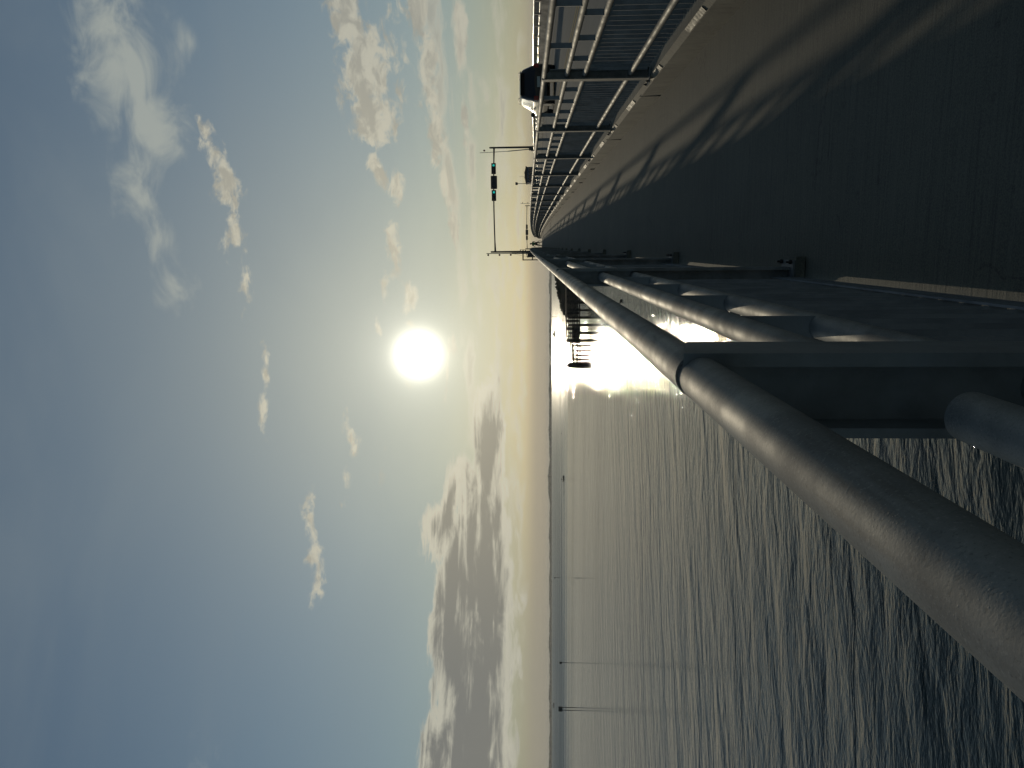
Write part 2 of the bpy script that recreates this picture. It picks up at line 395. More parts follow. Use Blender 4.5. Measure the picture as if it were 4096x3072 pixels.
def kerb_mat():
    m_ = mat('kerb concrete', (0.25, 0.24, 0.2), 0.85)
    q = NT(m_.node_tree); b = m_.node_tree.nodes['Principled BSDF']
    tcn = q.node('ShaderNodeTexCoord'); v = tcn.outputs['Object']
    sp = q.node('ShaderNodeSeparateXYZ'); q.l.new(v, sp.inputs[0])
    n1_ = q.noise(v, 1.4, 7, 0.65); n2_ = q.noise(q.mapping(v, sc=(1, 6, 1)), 3.0, 5, 0.6)
    c = q.mix(q.ss(n1_, 0.35, 0.65), (0.19, 0.172, 0.125, 1), (0.12, 0.108, 0.08, 1))
    c = q.mix(q.m('MULTIPLY', q.ss(n2_, 0.5, 0.72), 0.6), c, (0.06, 0.052, 0.038, 1))
    q.l.new(c, b.inputs['Base Color'])
    bn = q.node('ShaderNodeBump'); bn.inputs['Strength'].default_value = 0.5; bn.inputs['Distance'].default_value = 0.006
    q.l.new(q.noise(v, 25, 5, 0.65), bn.inputs['Height']); q.l.new(bn.outputs[0], b.inputs['Normal'])
    return m_
M['kerb'] = kerb_mat()
M['kerb_pale'] = textured('pale kerb strip', (0.27, 0.24, 0.17), (0.14, 0.122, 0.09), 18, (0.6, 0.8))  # paler tone for the evenly spaced strips on the kerb chamfer

def water_mat():
    m_ = mat('bay water', (0.004, 0.018, 0.015), 0.015, 0.0, 0.5)
    q = NT(m_.node_tree); b = m_.node_tree.nodes['Principled BSDF']
    b.inputs['IOR'].default_value = 1.33
    tcn = q.node('ShaderNodeTexCoord'); v = tcn.outputs['Object']
    # crests lie roughly across the line of sight
    va = q.mapping(v, rot=(0, 0, R(-17))); vb = q.mapping(v, rot=(0, 0, R(-8))); vc = q.mapping(v, rot=(0, 0, R(-28)))
    w1 = q.noise(q.mapping(va, sc=(0.42, 1.2, 1)), 1.0, 4, 0.55, 0.5)      # metre waves
    w2 = q.noise(q.mapping(vb, sc=(1.6, 4.6, 1)), 1.0, 4, 0.55, 0.5)        # wavelets
    w3 = q.noise(q.mapping(vc, sc=(5.5, 14.0, 1)), 1.0, 3, 0.55, 0.3)       # ripples
    gust = q.ss(q.noise(q.mapping(v, rot=(0, 0, R(10)), sc=(0.0025, 0.022, 1)), 1.0, 5, 0.55), 0.35, 0.65, 0.0, 1.0)
    w0 = q.noise(q.mapping(vc, sc=(0.09, 0.34, 1)), 1.0, 2, 0.5, 0.4)
    h = q.m('ADD', q.m('MULTIPLY', w1, 0.20), q.m('ADD', q.m('MULTIPLY', w2, 0.050), q.m('MULTIPLY', w3, 0.010)))
    h = q.m('MULTIPLY_ADD', w0, 0.42, h)
    h = q.m('MULTIPLY', h, q.m('MULTIPLY_ADD', gust, 0.35, 0.65))
    # beyond what one can resolve, the ripples act as surface roughness
    ln = q.vm('LENGTH', v).outputs['Value']
    r_ = q.m('ADD', q.ss(ln, 210, 600, 0.012, 0.24), q.m('MULTIPLY', q.m('MULTIPLY', gust, q.ss(ln, 120, 500)), 0.13))
    q.l.new(r_, b.inputs['Roughness'])
    bn = q.node('ShaderNodeBump'); bn.inputs['Strength'].default_value = 1.0; bn.inputs['Distance'].default_value = 1.0
    if 'Filter Width' in bn.inputs: bn.inputs['Filter Width'].default_value = 0.05
    q.l.new(h, bn.inputs['Height']); q.l.new(bn.outputs[0], b.inputs['Normal'])
    return m_
M['water'] = water_mat()

# ------------------------------------------------------------------ water and land
mb = MB()
mb.add([(-14000, -900, 0), (14000, -900, 0), (14000, 14000, 0), (-14000, 14000, 0)], [(0, 1, 2, 3)])
tag(mb.build('water', M['water']), kind='structure')

# low far shore and its trees
SH = 5200.0
mb = MB(); tb = MB()
for i in range(-52, 34):
    a0, a1 = R(i), R(i + 1)
    r0 = SH
    p = [(math.sin(a0) * r0, math.cos(a0) * r0, 0.0), (math.sin(a1) * r0, math.cos(a1) * r0, 0.0),
         (math.sin(a1) * (r0 + 900), math.cos(a1) * (r0 + 900), 2.5), (math.sin(a0) * (r0 + 900), math.cos(a0) * (r0 + 900), 2.5)]
    mb.add([(x, y, z - 3 + 3.2) for x, y, z in p] + [(x, y, -3) for x, y, z in p],
           [(0, 1, 2, 3), (4, 7, 6, 5), (0, 4, 5, 1), (1, 5, 6, 2), (2, 6, 7, 3), (3, 7, 4, 0)])
tag(mb.build('shore', M['rock']), kind='structure')
def shore_h(a):
    d = math.degrees(a)
    h = 15.0 + 2.2 * math.sin(d * 1.7) + 1.6 * math.sin(d * 4.1 + 1)
    h += 8.0 * math.exp(-((d + 17.2) / 1.1) ** 2) + 3.5 * math.exp(-((d + 12.5) / 2.0) ** 2)
    return h
a = -48.0
while a < 30:
    ar = R(a); h = shore_h(ar) * random.uniform(0.88, 1.08); r0 = SH + random.uniform(20, 120)
    w = random.uniform(9, 20)
    tb.blob((math.sin(ar) * r0, math.cos(ar) * r0, h * 0.45), 1.0, 7, 5, 0.10, (w, w, h * 0.55))
    a += random.uniform(0.05, 0.11)
tag(tb.build('tree_line', M['tree']), 'dark low line of trees along the far shore of the bay', 'trees', kind='stuff')

# ------------------------------------------------------------------ bridge deck
YS = [-8, -4] + [3.5 * i for i in range(0, 116)]
def strip(mb, x0, x1, dz0=0.0, dz1=None):
    dz1 = dz0 if dz1 is None else dz1
    vs = []
    for y in YS: vs += [(x0, y, zd(y) + dz0), (x1, y, zd(y) + dz1)]
    mb.add(vs, [(2 * i, 2 * i + 1, 2 * i + 3, 2 * i + 2) for i in range(len(YS) - 1)])
def sweep(mb, prof, closed=True):
    """sweep a cross-section (x, height above deck) along the bridge"""
    n = len(prof); vs = []
    for y in YS: vs += [(x, y, zd(y) + h) for x, h in prof]
    fs = [(i * n + k, i * n + (k + 1) % n, (i + 1) * n + (k + 1) % n, (i + 1) * n + k) for i in range(len(YS) - 1) for k in range(n if closed else n - 1)]
    mb.add(vs, fs)
    mb.add(vs[:n], [tuple(range(n))]); mb.add(vs[-n:], [tuple(reversed(range(n)))])
mb = MB(); sweep(mb, [(-0.26, 0.0), (-0.26, -0.25), (1.70, -0.25), (1.70, 0.0)])
tag(mb.build('sidewalk', M['sidewalk']), kind='structure')
mb = MB(); sweep(mb, [(1.92, -0.004), (1.92, -0.25), (12.5, -0.25), (12.5, -0.004)])
tag(mb.build('road', M['road']), kind='structure')
mb = MB(); sweep(mb, [(0.6, -0.26), (0.6, -1.6), (1.1, -1.6), (1.1, -0.26)]); sweep(mb, [(4.5, -0.26), (4.5, -1.6), (5.0, -1.6), (5.0, -0.26)])
sweep(mb, [(8.5, -0.26), (8.5, -1.6), (9.0, -1.6), (9.0, -0.26)]); sweep(mb, [(11.7, -0.26), (11.7, -1.6), (12.2, -1.6), (12.2, -0.26)])
tag(mb.build('bridge_girders', M['concrete_rough']), kind='structure')
mb = MB()
strip(mb, 6.55, 6.66, 0.003); strip(mb, 6.80, 6.91, 0.003)
tag(mb.build('centre_line', M['line_y']), kind='structure')
mb = MB(); strip(mb, 2.45, 2.58, 0.003); strip(mb, 11.4, 11.53, 0.003)
tag(mb.build('edge_line', M['line_w']), kind='structure')
# kerb between walkway and road, with a chamfered inner edge
mb = MB(); sweep(mb, [(1.702, -0.2), (1.665, -0.2), (1.655, 0.215), (1.69, 0.262), (1.918, 0.262), (1.918, -0.2)])
kerb = tag(mb.build('kerb', M['kerb']), kind='structure')
y = 0.6
k = 0
while y < 140:                                       # joints and pale strips on the chamfer, dark drain slots
    if k % 1 == 0 and y > 1:
        q = MB()
        n = 5; L = 0.62 * random.uniform(0.85, 1.1)
        for i in range(n):
            ya = y + L * i / n; yb = y + L * (i + 1) / n * 1.0
            q.add([(1.6535, ya, zd(ya) + 0.226), (1.683, ya, zd(ya) + 0.262), (1.6535, yb, zd(yb) + 0.226), (1.683, yb, zd(yb) + 0.262)], [(0, 1, 3, 2)])
        q.build('kerb_pale_strip', M['kerb_pale'], kerb)
    y += 1.785; k += 1
y = 1.15 + 1.785 * 0.5
for i in range(40):
    yy = 2.0 + 3.57 * i
    q = MB(); z = zd(yy)
    q.box(1.6535, 1.66, yy - 0.004, yy + 0.004, z + 0.001, z + 0.235)
    q.build('kerb_joint', M['black'], kerb)
for i in range(4, 30):
    yy = 3.2 + 3.57 * i; z = zd(yy)
    q = MB(); q.box(1.647, 1.67, yy - 0.10, yy + 0.10, z + 0.015, z + 0.10)
    q.build('drain_slot', M['black'], kerb)

# ------------------------------------------------------------------ railings
def post_mesh(h0, hc, side):
    """wide-flange post; hc = height of the top pipe's centre"""
    b = MB(); s = side
    xi, xo = 0.030 * s, -0.071 * s            # inner flange faces the walkway
    hi_, ho_ = hc - 0.002, hc - 0.060
    lo, hi = sorted((xi, xi - 0.016 * s)); b.prism([(-0.055, h0), (0.055, h0), (0.055, hi_), (-0.055, hi_ + 0.022)], 0, lo, hi)
    lo, hi = sorted((xo, xo + 0.012 * s)); b.box(lo, hi, -0.055, 0.055, h0, ho_)
    b.prism([(xi - 0.016 * s, h0), (xi - 0.016 * s, hi_ - 0.004), (-0.03 * s, hc - 0.02), (xo + 0.012 * s, ho_), (xo + 0.012 * s, h0)], 1, -0.006, 0.006)
    return b
def railing(x, side, y0, n, sp, hts, rad, slat0, slat1, base, foot, label, yend, joint=None):
    root = empty('railing', (x, 0, zd(0)), label=label, cat='railing')
    root.location = (0, 0, 0)
    pm = post_mesh(0.0, hts[0] - base, side)
    post = None
    for i in range(n):
        yy = y0 + sp * i
        if post is None:
            post = pm.build('post', M['steel_dark'] if side > 0 else M['steel'], root, (x, yy, zd(yy) + base)); c = post
        else:
            c = post.copy(); COL.objects.link(c); c.parent = root; c.location = (x, yy, zd(yy) + base)
    for i in range(0, 4):                       # anchor nuts and pipe collars where they can be seen
        yy = y0 + sp * (i + (1 if side > 0 else 2)); bz = zd(yy) + (0.05 if foot else base)
        b = MB()
        b.box(x - 0.085, x + 0.068, yy - 0.105, yy + 0.105, bz + 0.001, bz + 0.011)
        b.build('base_plate', M['steel_dark'], root)
        for dx in (-0.068, 0.058):
            for dy in (-0.085, 0.085):
                b = MB(); b.tube([(x + dx, yy + dy, bz + 0.013), (x + dx, yy + dy, bz + 0.030)], 0.012, 6); b.tube([(x + dx, yy + dy, bz + 0.03), (x + dx, yy + dy, bz + 0.045)], 0.006, 6)
                b.build('anchor_nut', M['dark_metal'], root)
    if foot:
        fb = MB(); fb.box(-0.09, 0.088, -0.12, 0.12, 0.001, 0.05)
        f0 = None
        for i in range(n):
            yy = y0 + sp * i
            if f0 is None: f0 = fb.build('post_foot', M['sidewalk'], root, (x, yy, zd(yy)))
            else:
                c = f0.copy(); COL.objects.link(c); c.parent = root; c.location = (x, yy, zd(yy))
    ys = [y_ for y_ in [-4 + 1.75 * i for i in range(200)] if y_ < yend] + [yend]
    names = ['top_rail', 'upper_rail', 'middle_rail', 'bottom_rail']
    x_top = x
    for h, nm in zip(hts, names):
        if side > 0 and nm == 'bottom_rail': continue
        b = MB(); x = x_top if nm == 'top_rail' else x_top - 0.018 * side
        if joint and nm == 'top_rail':
            yn = [y_ for y_ in ys if y_ < joint - 0.3] + [joint - 0.012]
            b.tube([(x, y_, zd(y_) + h) for y_ in yn], [rad] * (len(yn) - 1) + [rad * 0.97], 28)
            yf = [joint + 0.012] + [y_ for y_ in ys if y_ > joint + 0.3]
            b.tube([(x, y_, zd(y_) + h) for y_ in yf], [rad] * len(yf), 28)
            b.tube([(x, joint - 0.1, zd(joint - .1) + h), (x, joint + 0.1, zd(joint + .1) + h)], rad * 0.86, 24)
        elif joint and nm == 'upper_rail':
            yn = [y_ for y_ in ys if y_ < joint - 0.3] + [joint - 0.13]
            b.tube([(x, y_, zd(y_) + h) for y_ in yn], [rad] * (len(yn) - 1) + [rad * 0.97], 28)
            yf = [joint + 0.047] + [y_ for y_ in ys if y_ > joint + 0.3]
            b.tube([(x, y_, zd(y_) + h) for y_ in yf], [rad] * len(yf), 28)
        else:
            b.tube([(x, y_, zd(y_) + h) for y_ in ys], rad, 20)
        b.build(nm, M['steel'], root)
    # vertical bars: single plates between the upper pipes, close slats below
    spots = []; sl_ = MB(); xs_ = x_top - 0.051 * side
    for i in range(n):
        ya = y0 + sp * i
        spots += [(ya + sp * j / 5, hts[2], hts[1]) for j in range(1, 5)]
        if side < 0: spots += [(ya + sp * j / 3, hts[1], hts[0]) for j in (1, 2)]
        ns = 27
        for j in range(1, ns):
            yy = ya + sp * j / ns
            if yy > yend: break
            z = zd(yy); sl_.box(xs_ - 0.018, xs_ + 0.018, yy - 0.004, yy + 0.004, z + slat0, z + slat1)
    sl_.build('slat_panel', M['bar'], root)
    spots = sorted(q_ for q_ in spots if q_[0] < yend)
    vis = [q_ for q_ in spots if q_[0] > 0.4]; near, far = vis[:100], vis[100:]
    pl = {}
    for yy, ha, hb in near:
        key = round(hb - ha, 3)
        if key not in pl:
            b = MB(); b.box(-0.023, 0.023, -0.005, 0.005, 0, hb - ha); pl[key] = c = b.build('bar_plate', M['bar'], root)
        else:
            c = pl[key].copy(); COL.objects.link(c); c.parent = root
        c.location = (x, yy, zd(yy) + ha)
    b = MB()
    for yy, ha, hb in far: z = zd(yy); b.box(x - 0.023, x + 0.023, yy - 0.005, yy + 0.005, z + ha, z + hb)
    tag(b.build('bar_plates', M['bar'], root), kind='stuff')
    return root
YEND = 139.5
left = railing(-0.154, 1, 0.95 - 3.5, 41, 3.5, [1.34, 1.10, 0.92, 0.46], 0.0265, 0.10, 0.92, 0.0, True,
               'long steel pipe railing at the open water side of the walkway, nearest the camera', YEND, joint=0.905)
# low toe plate under the slats
b = MB()
ys = [-4 + 3.5 * i for i in range(42)]
for xx in ((-0.186, -0.178),):
    vs = []
    for y_ in ys: vs += [(xx[0], y_, zd(y_) + .032), (xx[1], y_, zd(y_) + .032), (xx[1], y_, zd(y_) + .155), (xx[0], y_, zd(y_) + .155)]
    b.add(vs, [(i * 4 + k_, i * 4 + (k_ + 1) % 4, (i + 1) * 4 + (k_ + 1) % 4, (i + 1) * 4 + k_) for i in range(len(ys) - 1) for k_ in range(4)])
b.build('toe_plate', M['bar'], left)
right = railing(1.70, -1, 8.29 - 3.57 * 3, 41, 3.57, [1.332, 1.10, 0.92, 0.46], 0.0265, 0.30, 0.92, 0.262, False,
                'long steel pipe railing standing on the concrete kerb between walkway and roadway', YEND)
# lower rail on the opening span beyond
root = empty('span_railing', (0, 0, 0), label='low dark end railing where the walkway meets the opening span', cat='railing')
for i in range(9):
    yy = 141 + 3.0 * i; z = zd(yy); hh = 1.05 - 0.03 * i
    b = MB(); b.box(1.66, 1.74, yy - 0.04, yy + 0.04, z, z + hh); b.build('post', M['dark_metal'], root)
b = MB()
for h in (0.25, 0.5, 0.75, 0.95): b.tube([(1.70, yy, zd(yy) + h * (1 - 0.01 * (yy - 141) / 3)) for yy in (141, 150, 165)], 0.03, 8)
b.build('rail', M['dark_metal'], root)

# far side parapet with its picket railing
XP = 12.62
par = empty('parapet', (0, 0, 0), label='concrete parapet with a metal picket rail on top along the far edge of the road', cat='parapet')
mb = MB(); sweep(mb, [(XP - 0.1, -0.25), (XP - 0.12, 0.08), (XP - 0.06, 0.70), (XP + 0.22, 0.70), (XP + 0.22, -0.25)])
mb.build('parapet_wall', M['concrete_rough'], par)
b = MB(); 
for h, r_ in ((1.08, 0.045), (0.76, 0.03)): b.tube([(XP + 0.05, y_, zd(y_) + h) for y_ in YS[:75]], r_, 10)
b.build('parapet_rail', M['chrome'], par)
b = MB()
for i in range(600):
    yy = 24 + 0.145 * i; z = zd(yy); b.box(XP + 0.025, XP + 0.080, yy - 0.012, yy + 0.012, z + 0.76, z + 1.06)
b.build('pickets', M['steel_dark'], par)
pp = None
for i in range(60):
    yy = 20 + 2.3 * i; z = zd(yy)
    if pp is None:
        b = MB(); b.box(-0.05, 0.05, -0.06, 0.06, 0.50, 1.05); b.box(-0.08, 0.12, -0.11, 0.11, 0.60, 0.78)
        pp = b.build('rail_post', M['steel_dark'], par, (XP + 0.05, yy, z))
    else:
        c = pp.copy(); COL.objects.link(c); c.parent = par; c.location = (XP + 0.05, yy, z)

# ------------------------------------------------------------------ signal gantries and barrier gates
def gantry(Y, x0, x1, H0, lens, label, xs):
    z0 = zd(Y)
    g = empty('signal_gantry', (0, Y, z0), label=label, cat='traffic signal', group='signal gantries over the bridge')
    for x in (x0, x1):
        b = MB(); b.tube([(x, 0, -0.6), (x, 0, 2.5), (x, 0, H0 + 0.55)], [0.16, 0.13, 0.11], 10); b.box(x - 0.22, x + 0.22, -0.22, 0.22, -0.6, 0.35)
        b.box(x - 0.09, x + 0.09, -0.09, 0.09, H0 + 0.52, H0 + 0.62)
        b.build('pole', M['dark_metal'], g)
    b = MB(); n_ = 9
    b.tube([(x0 + (x1 - x0) * i / n_, 0, H0 + 0.12 * math.sin(PI * i / n_)) for i in range(n_ + 1)], [0.13] + [0.085] * (n_ - 1) + [0.12], 8)
    b.build('mast_arm', M['dark_metal'], g)
    for kx, kind in xs:
        if kind == 's':
            b = MB(); b.box(kx - 0.71, kx + 0.71, -0.16, -0.12, H0 - 0.22, H0 + 0.38)
            for j in (-1, 0, 1):
                b.tube([(kx + 0.42 * j, -0.16, H0 + 0.08), (kx + 0.42 * j, -0.33, H0 + 0.08)], 0.16, 12, False)
            s_ = b.build('traffic_light', M['signal'], g)
            for j in (-1, 0, 1):
                b = MB(); b.tube([(kx + 0.42 * j, -0.16, H0 + 0.08), (kx + 0.42 * j, -0.175, H0 + 0.08)], 0.145, 16)
                b.build('lens', M['lens_green'] if (j == 1 and lens) else M['black'], s_)
        else:
            w, h, r_ = 0.86, 0.42, 0.09
            poly = []
            for cx, cz, a0 in ((w - r_, h - r_, 0), (-w + r_, h - r_, 90), (-w + r_, -h + r_, 180), (w - r_, -h + r_, 270)):
                for k_ in range(4): poly.append((kx + cx + r_ * math.cos(R(a0 + 30 * k_)), H0 + 0.06 + cz + r_ * math.sin(R(a0 + 30 * k_))))
            b = MB(); b.prism(poly, 1, -0.14, -0.11); b.build('sign_panel', M['signback'], g)
    return g
# (bridge frame positions read back from the photograph's perspective)
def xat(y_img, Y):  # x across the bridge at distance Y for an image row
    a_ = math.atan(((3072 - y_img) - 1536) / FPX) - PHI
    return Y * math.tan(a_)
Y1, Y2 = 105.0, 252.0
H1 = 6.35
gantry(Y1, xat(1006.5, Y1), xat(588.6, Y1), H1, True, 'signal gantry spanning the road nearest the camera with two green traffic lights lit',
       [(xat(673, Y1), 's'), (xat(728, Y1), 'b'), (xat(780.5, Y1), 's')])
gantry(Y2, xat(994.4, Y2), xat(822.6, Y2), 6.2, False, 'smaller looking second signal gantry far beyond the crest with unlit heads',
       [(xat(907, Y2), 's'), (xat(929, Y2), 'b'), (xat(951, Y2), 's')])
def gate(x, Y, H0, side, lamps, label, lean=0.0):
    z0 = zd(Y)
    g = empty('barrier_gate', (x, Y, z0), label=label, cat='barrier gate', group='raised barrier gates')
    b = MB(); b.box(-0.25, 0.25, -0.35, 0.35, -0.6, 1.5); b.box(-0.17, 0.17, -0.25, 0.25, 1.5, 1.75); b.box(-0.32, 0.32, -0.42, 0.42, -0.6, -0.2)
    b.build('housing', M['dark_metal'], g)
    b = MB(); b.beam((0, 0, 1.3), (lean, 0, H0 * 0.55), 0.16, 0.10); b.beam((lean, 0, H0 * 0.55), (lean * 1.6, 0, H0), 0.10, 0.06)
    arm = b.build('gate_arm', M['steel_dark'], g)
    for h in lamps:
        xx = lean * (h / H0) * 1.4 + side * 0.2
        b = MB(); b.tube([(xx, -0.10, h), (xx, 0.08, h)], 0.13, 10); b.box(min(xx, xx - side * .14), max(xx, xx - side * .14), -0.03, 0.03, h - 0.03, h + 0.03); b.build('gate_lamp', M['red_lens'], arm)
    return g
def hgt(x_img, Y, xx):  # height above deck at distance Y for an image column
    d = Y * math.cos(PHI) - xx * math.sin(PHI)
    b_ = (x_img - 2048) / FPX
    return d * (-b_ * math.cos(PITCH) + math.sin(PITCH)) / (math.cos(PITCH) + b_ * math.sin(PITCH)) + EYE.z - zd(Y)
Yg = 106.0
xg = xat(1013, Yg)
gate(xg, Yg, hgt(1946, Yg, xg), -1, [hgt(q_, Yg, xg) for q_ in (1953, 1998, 2043)], 'raised barrier gate arm with three red lamps beside the left gantry pole')
xg = xat(596, Yg)
gate(xg, Yg, hgt(1919, Yg, xg), 1, [hgt(1937, Yg, xg)], 'raised barrier gate arm leaning beside the right gantry pole', -0.25)
xg = xat(998.4, 200)
gate(xg, 200, hgt(2080, 200, xg), -1, [hgt(q_, 200, xg) for q_ in (2082, 2102)], 'far raised barrier gate arm beyond the crest above the left railing', 0.0)
xg = xat(813.6, 240)
gate(xg, 240, hgt(2082, 240, xg), 1, [hgt(q_, 240, xg) for q_ in (2090, 2111)], 'far raised barrier gate arm right of the distant gantry')
# service platforms outside the left railing
def platform(Y, xo, zt, label, rungs):
    g = empty('service_platform', (0, Y, 0), label=label, cat='platform')
    b = MB(); b.box(xo, -0.27, -0.5, 0.6, zd(Y) - 0.12, zd(Y)); b.build('platform_floor', M['dark_metal'], g)
    b = MB(); z0 = zd(Y)
    for yy in (-0.45, 0.55):
        b.beam((xo + .03, yy, z0), (xo + .03, yy, z0 + zt), 0.06)
        for k_ in range(rungs): b.beam((xo, yy, z0 + zt * (1 - k_ / (rungs + .5))), (-0.27, yy, z0 + zt * (1 - k_ / (rungs + .5))), 0.06)
    b.beam((xo + .03, -0.45, z0 + zt), (xo + .03, 0.55, z0 + zt), 0.06)
    b.build('guard_frame', M['dark_metal'], g)
    return g
platform(64.0, xat(1041, 64.0), 1.95, 'dark railed service platform hanging outside the left railing', 2)
g = empty('pole_bracket', (0, 104, 0), label='triangular bracket frame on the left gantry pole beside the gate arm', cat='bracket')
b = MB(); z0 = zd(104); xb = xat(1028, 104)
b.beam((xat(1010, 104), 0, z0 + 2.15), (xb, 0, z0 + 2.05), 0.07); b.beam((xb, 0, z0 + 2.05), (xat(1010, 104), 0, z0 + 1.3), 0.07)
b.beam((xb, 0, z0 + 2.05), (xat(1011, 104), 0, z0 + 1.9 + 2.4), 0.02)
b.build('bracket_frame', M['dark_metal'], g)
g = empty('control_cabinet', (xat(1020, 88), 88, zd(88)), label='dark box shaped control cabinet behind the left railing near the gantry pole', cat='cabinet')
b = MB(); b.box(-0.25, 0.25, -0.3, 0.3, -0.3, 1.72); b.box(-0.3, 0.3, -0.35, 0.35, 1.72, 1.78); b.build('cabinet_body', M['dark_metal'], g)

# bridge tender house beyond the road
YH = 178.0
xh0, xh1 = xat(736, YH), xat(669, YH)
zr = EYE.z + (2201.5 - 2103) / FPX * YH * 0.97
h_ = empty('tender_house', ((xh0 + xh1) / 2, YH, zd(YH)), label='blue grey bridge tender house standing beyond the roadway under the signal gantry', cat='building')
w2 = (xh1 - xh0) / 2; ht = zr - zd(YH)
b = MB(); b.box(-w2 * .95, w2 * .93, -2.2, 2.2, -3.0, ht - 0.25); b.build('wall', M['paint_blue'], h_)
b = MB(); b.box(-w2, w2 * 1.0, -2.5, 2.5, ht - 0.25, ht - 0.05)
b.prism([(-w2 * 0.95, ht - .05), (w2 * .9, ht - .05), (w2 * .3, ht + .18), (-w2 * .3, ht + .18)], 1, -2.2, 2.2); b.build('roof', M['dark_metal'], h_)
for k_ in range(4):
    xx = -w2 * .8 + k_ * w2 * .42
    b = MB(); b.box(xx, xx + w2 * .34, -2.23, -2.2, 1.2, ht - 0.7); b.build('window', M['glass'], h_)
b = MB(); b.tube([(w2 * -.1, 0, ht), (w2 * -.1, 0, ht + 1.5)], 0.02, 5); b.build('antenna', M['dark_metal'], h_)
b = MB()
for xx in (.25, .4, -.3): b.box(w2 * xx, w2 * xx + .15, -0.1, 0.1, ht, ht + 0.35)
b.build('roof_vent', M['dark_metal'], h_)
xl = xat(734, 172); zt = hgt(2067, 172, xl)
g = empty('street_lamp', (xl, 172, zd(172)), label='thin lamp post with a boxy head beside the tender house', cat='street lamp')
b = MB(); b.tube([(0, 0, -.5), (0, 0, zt)], [0.08, 0.05], 8); b.build('pole', M['dark_metal'], g)
b = MB(); b.box(-.28, .28, -.3, .3, zt - .15, zt + .28); b.box(-.18, .18, -.2, .2, zt - .25, zt - .15); b.build('lamp_head', M['dark_metal'], g)
g2 = empty('street_lamp', (xat(726, 171), 171, zd(171)), label='short lamp post with a small head in front of the tender house', cat='street lamp')
b = MB(); b.tube([(0, 0, -.5), (0, 0, 1.2)], 0.05, 8); b.box(-.1, .1, -.12, .12, 1.2, 1.4); b.build('pole', M['dark_metal'], g2)

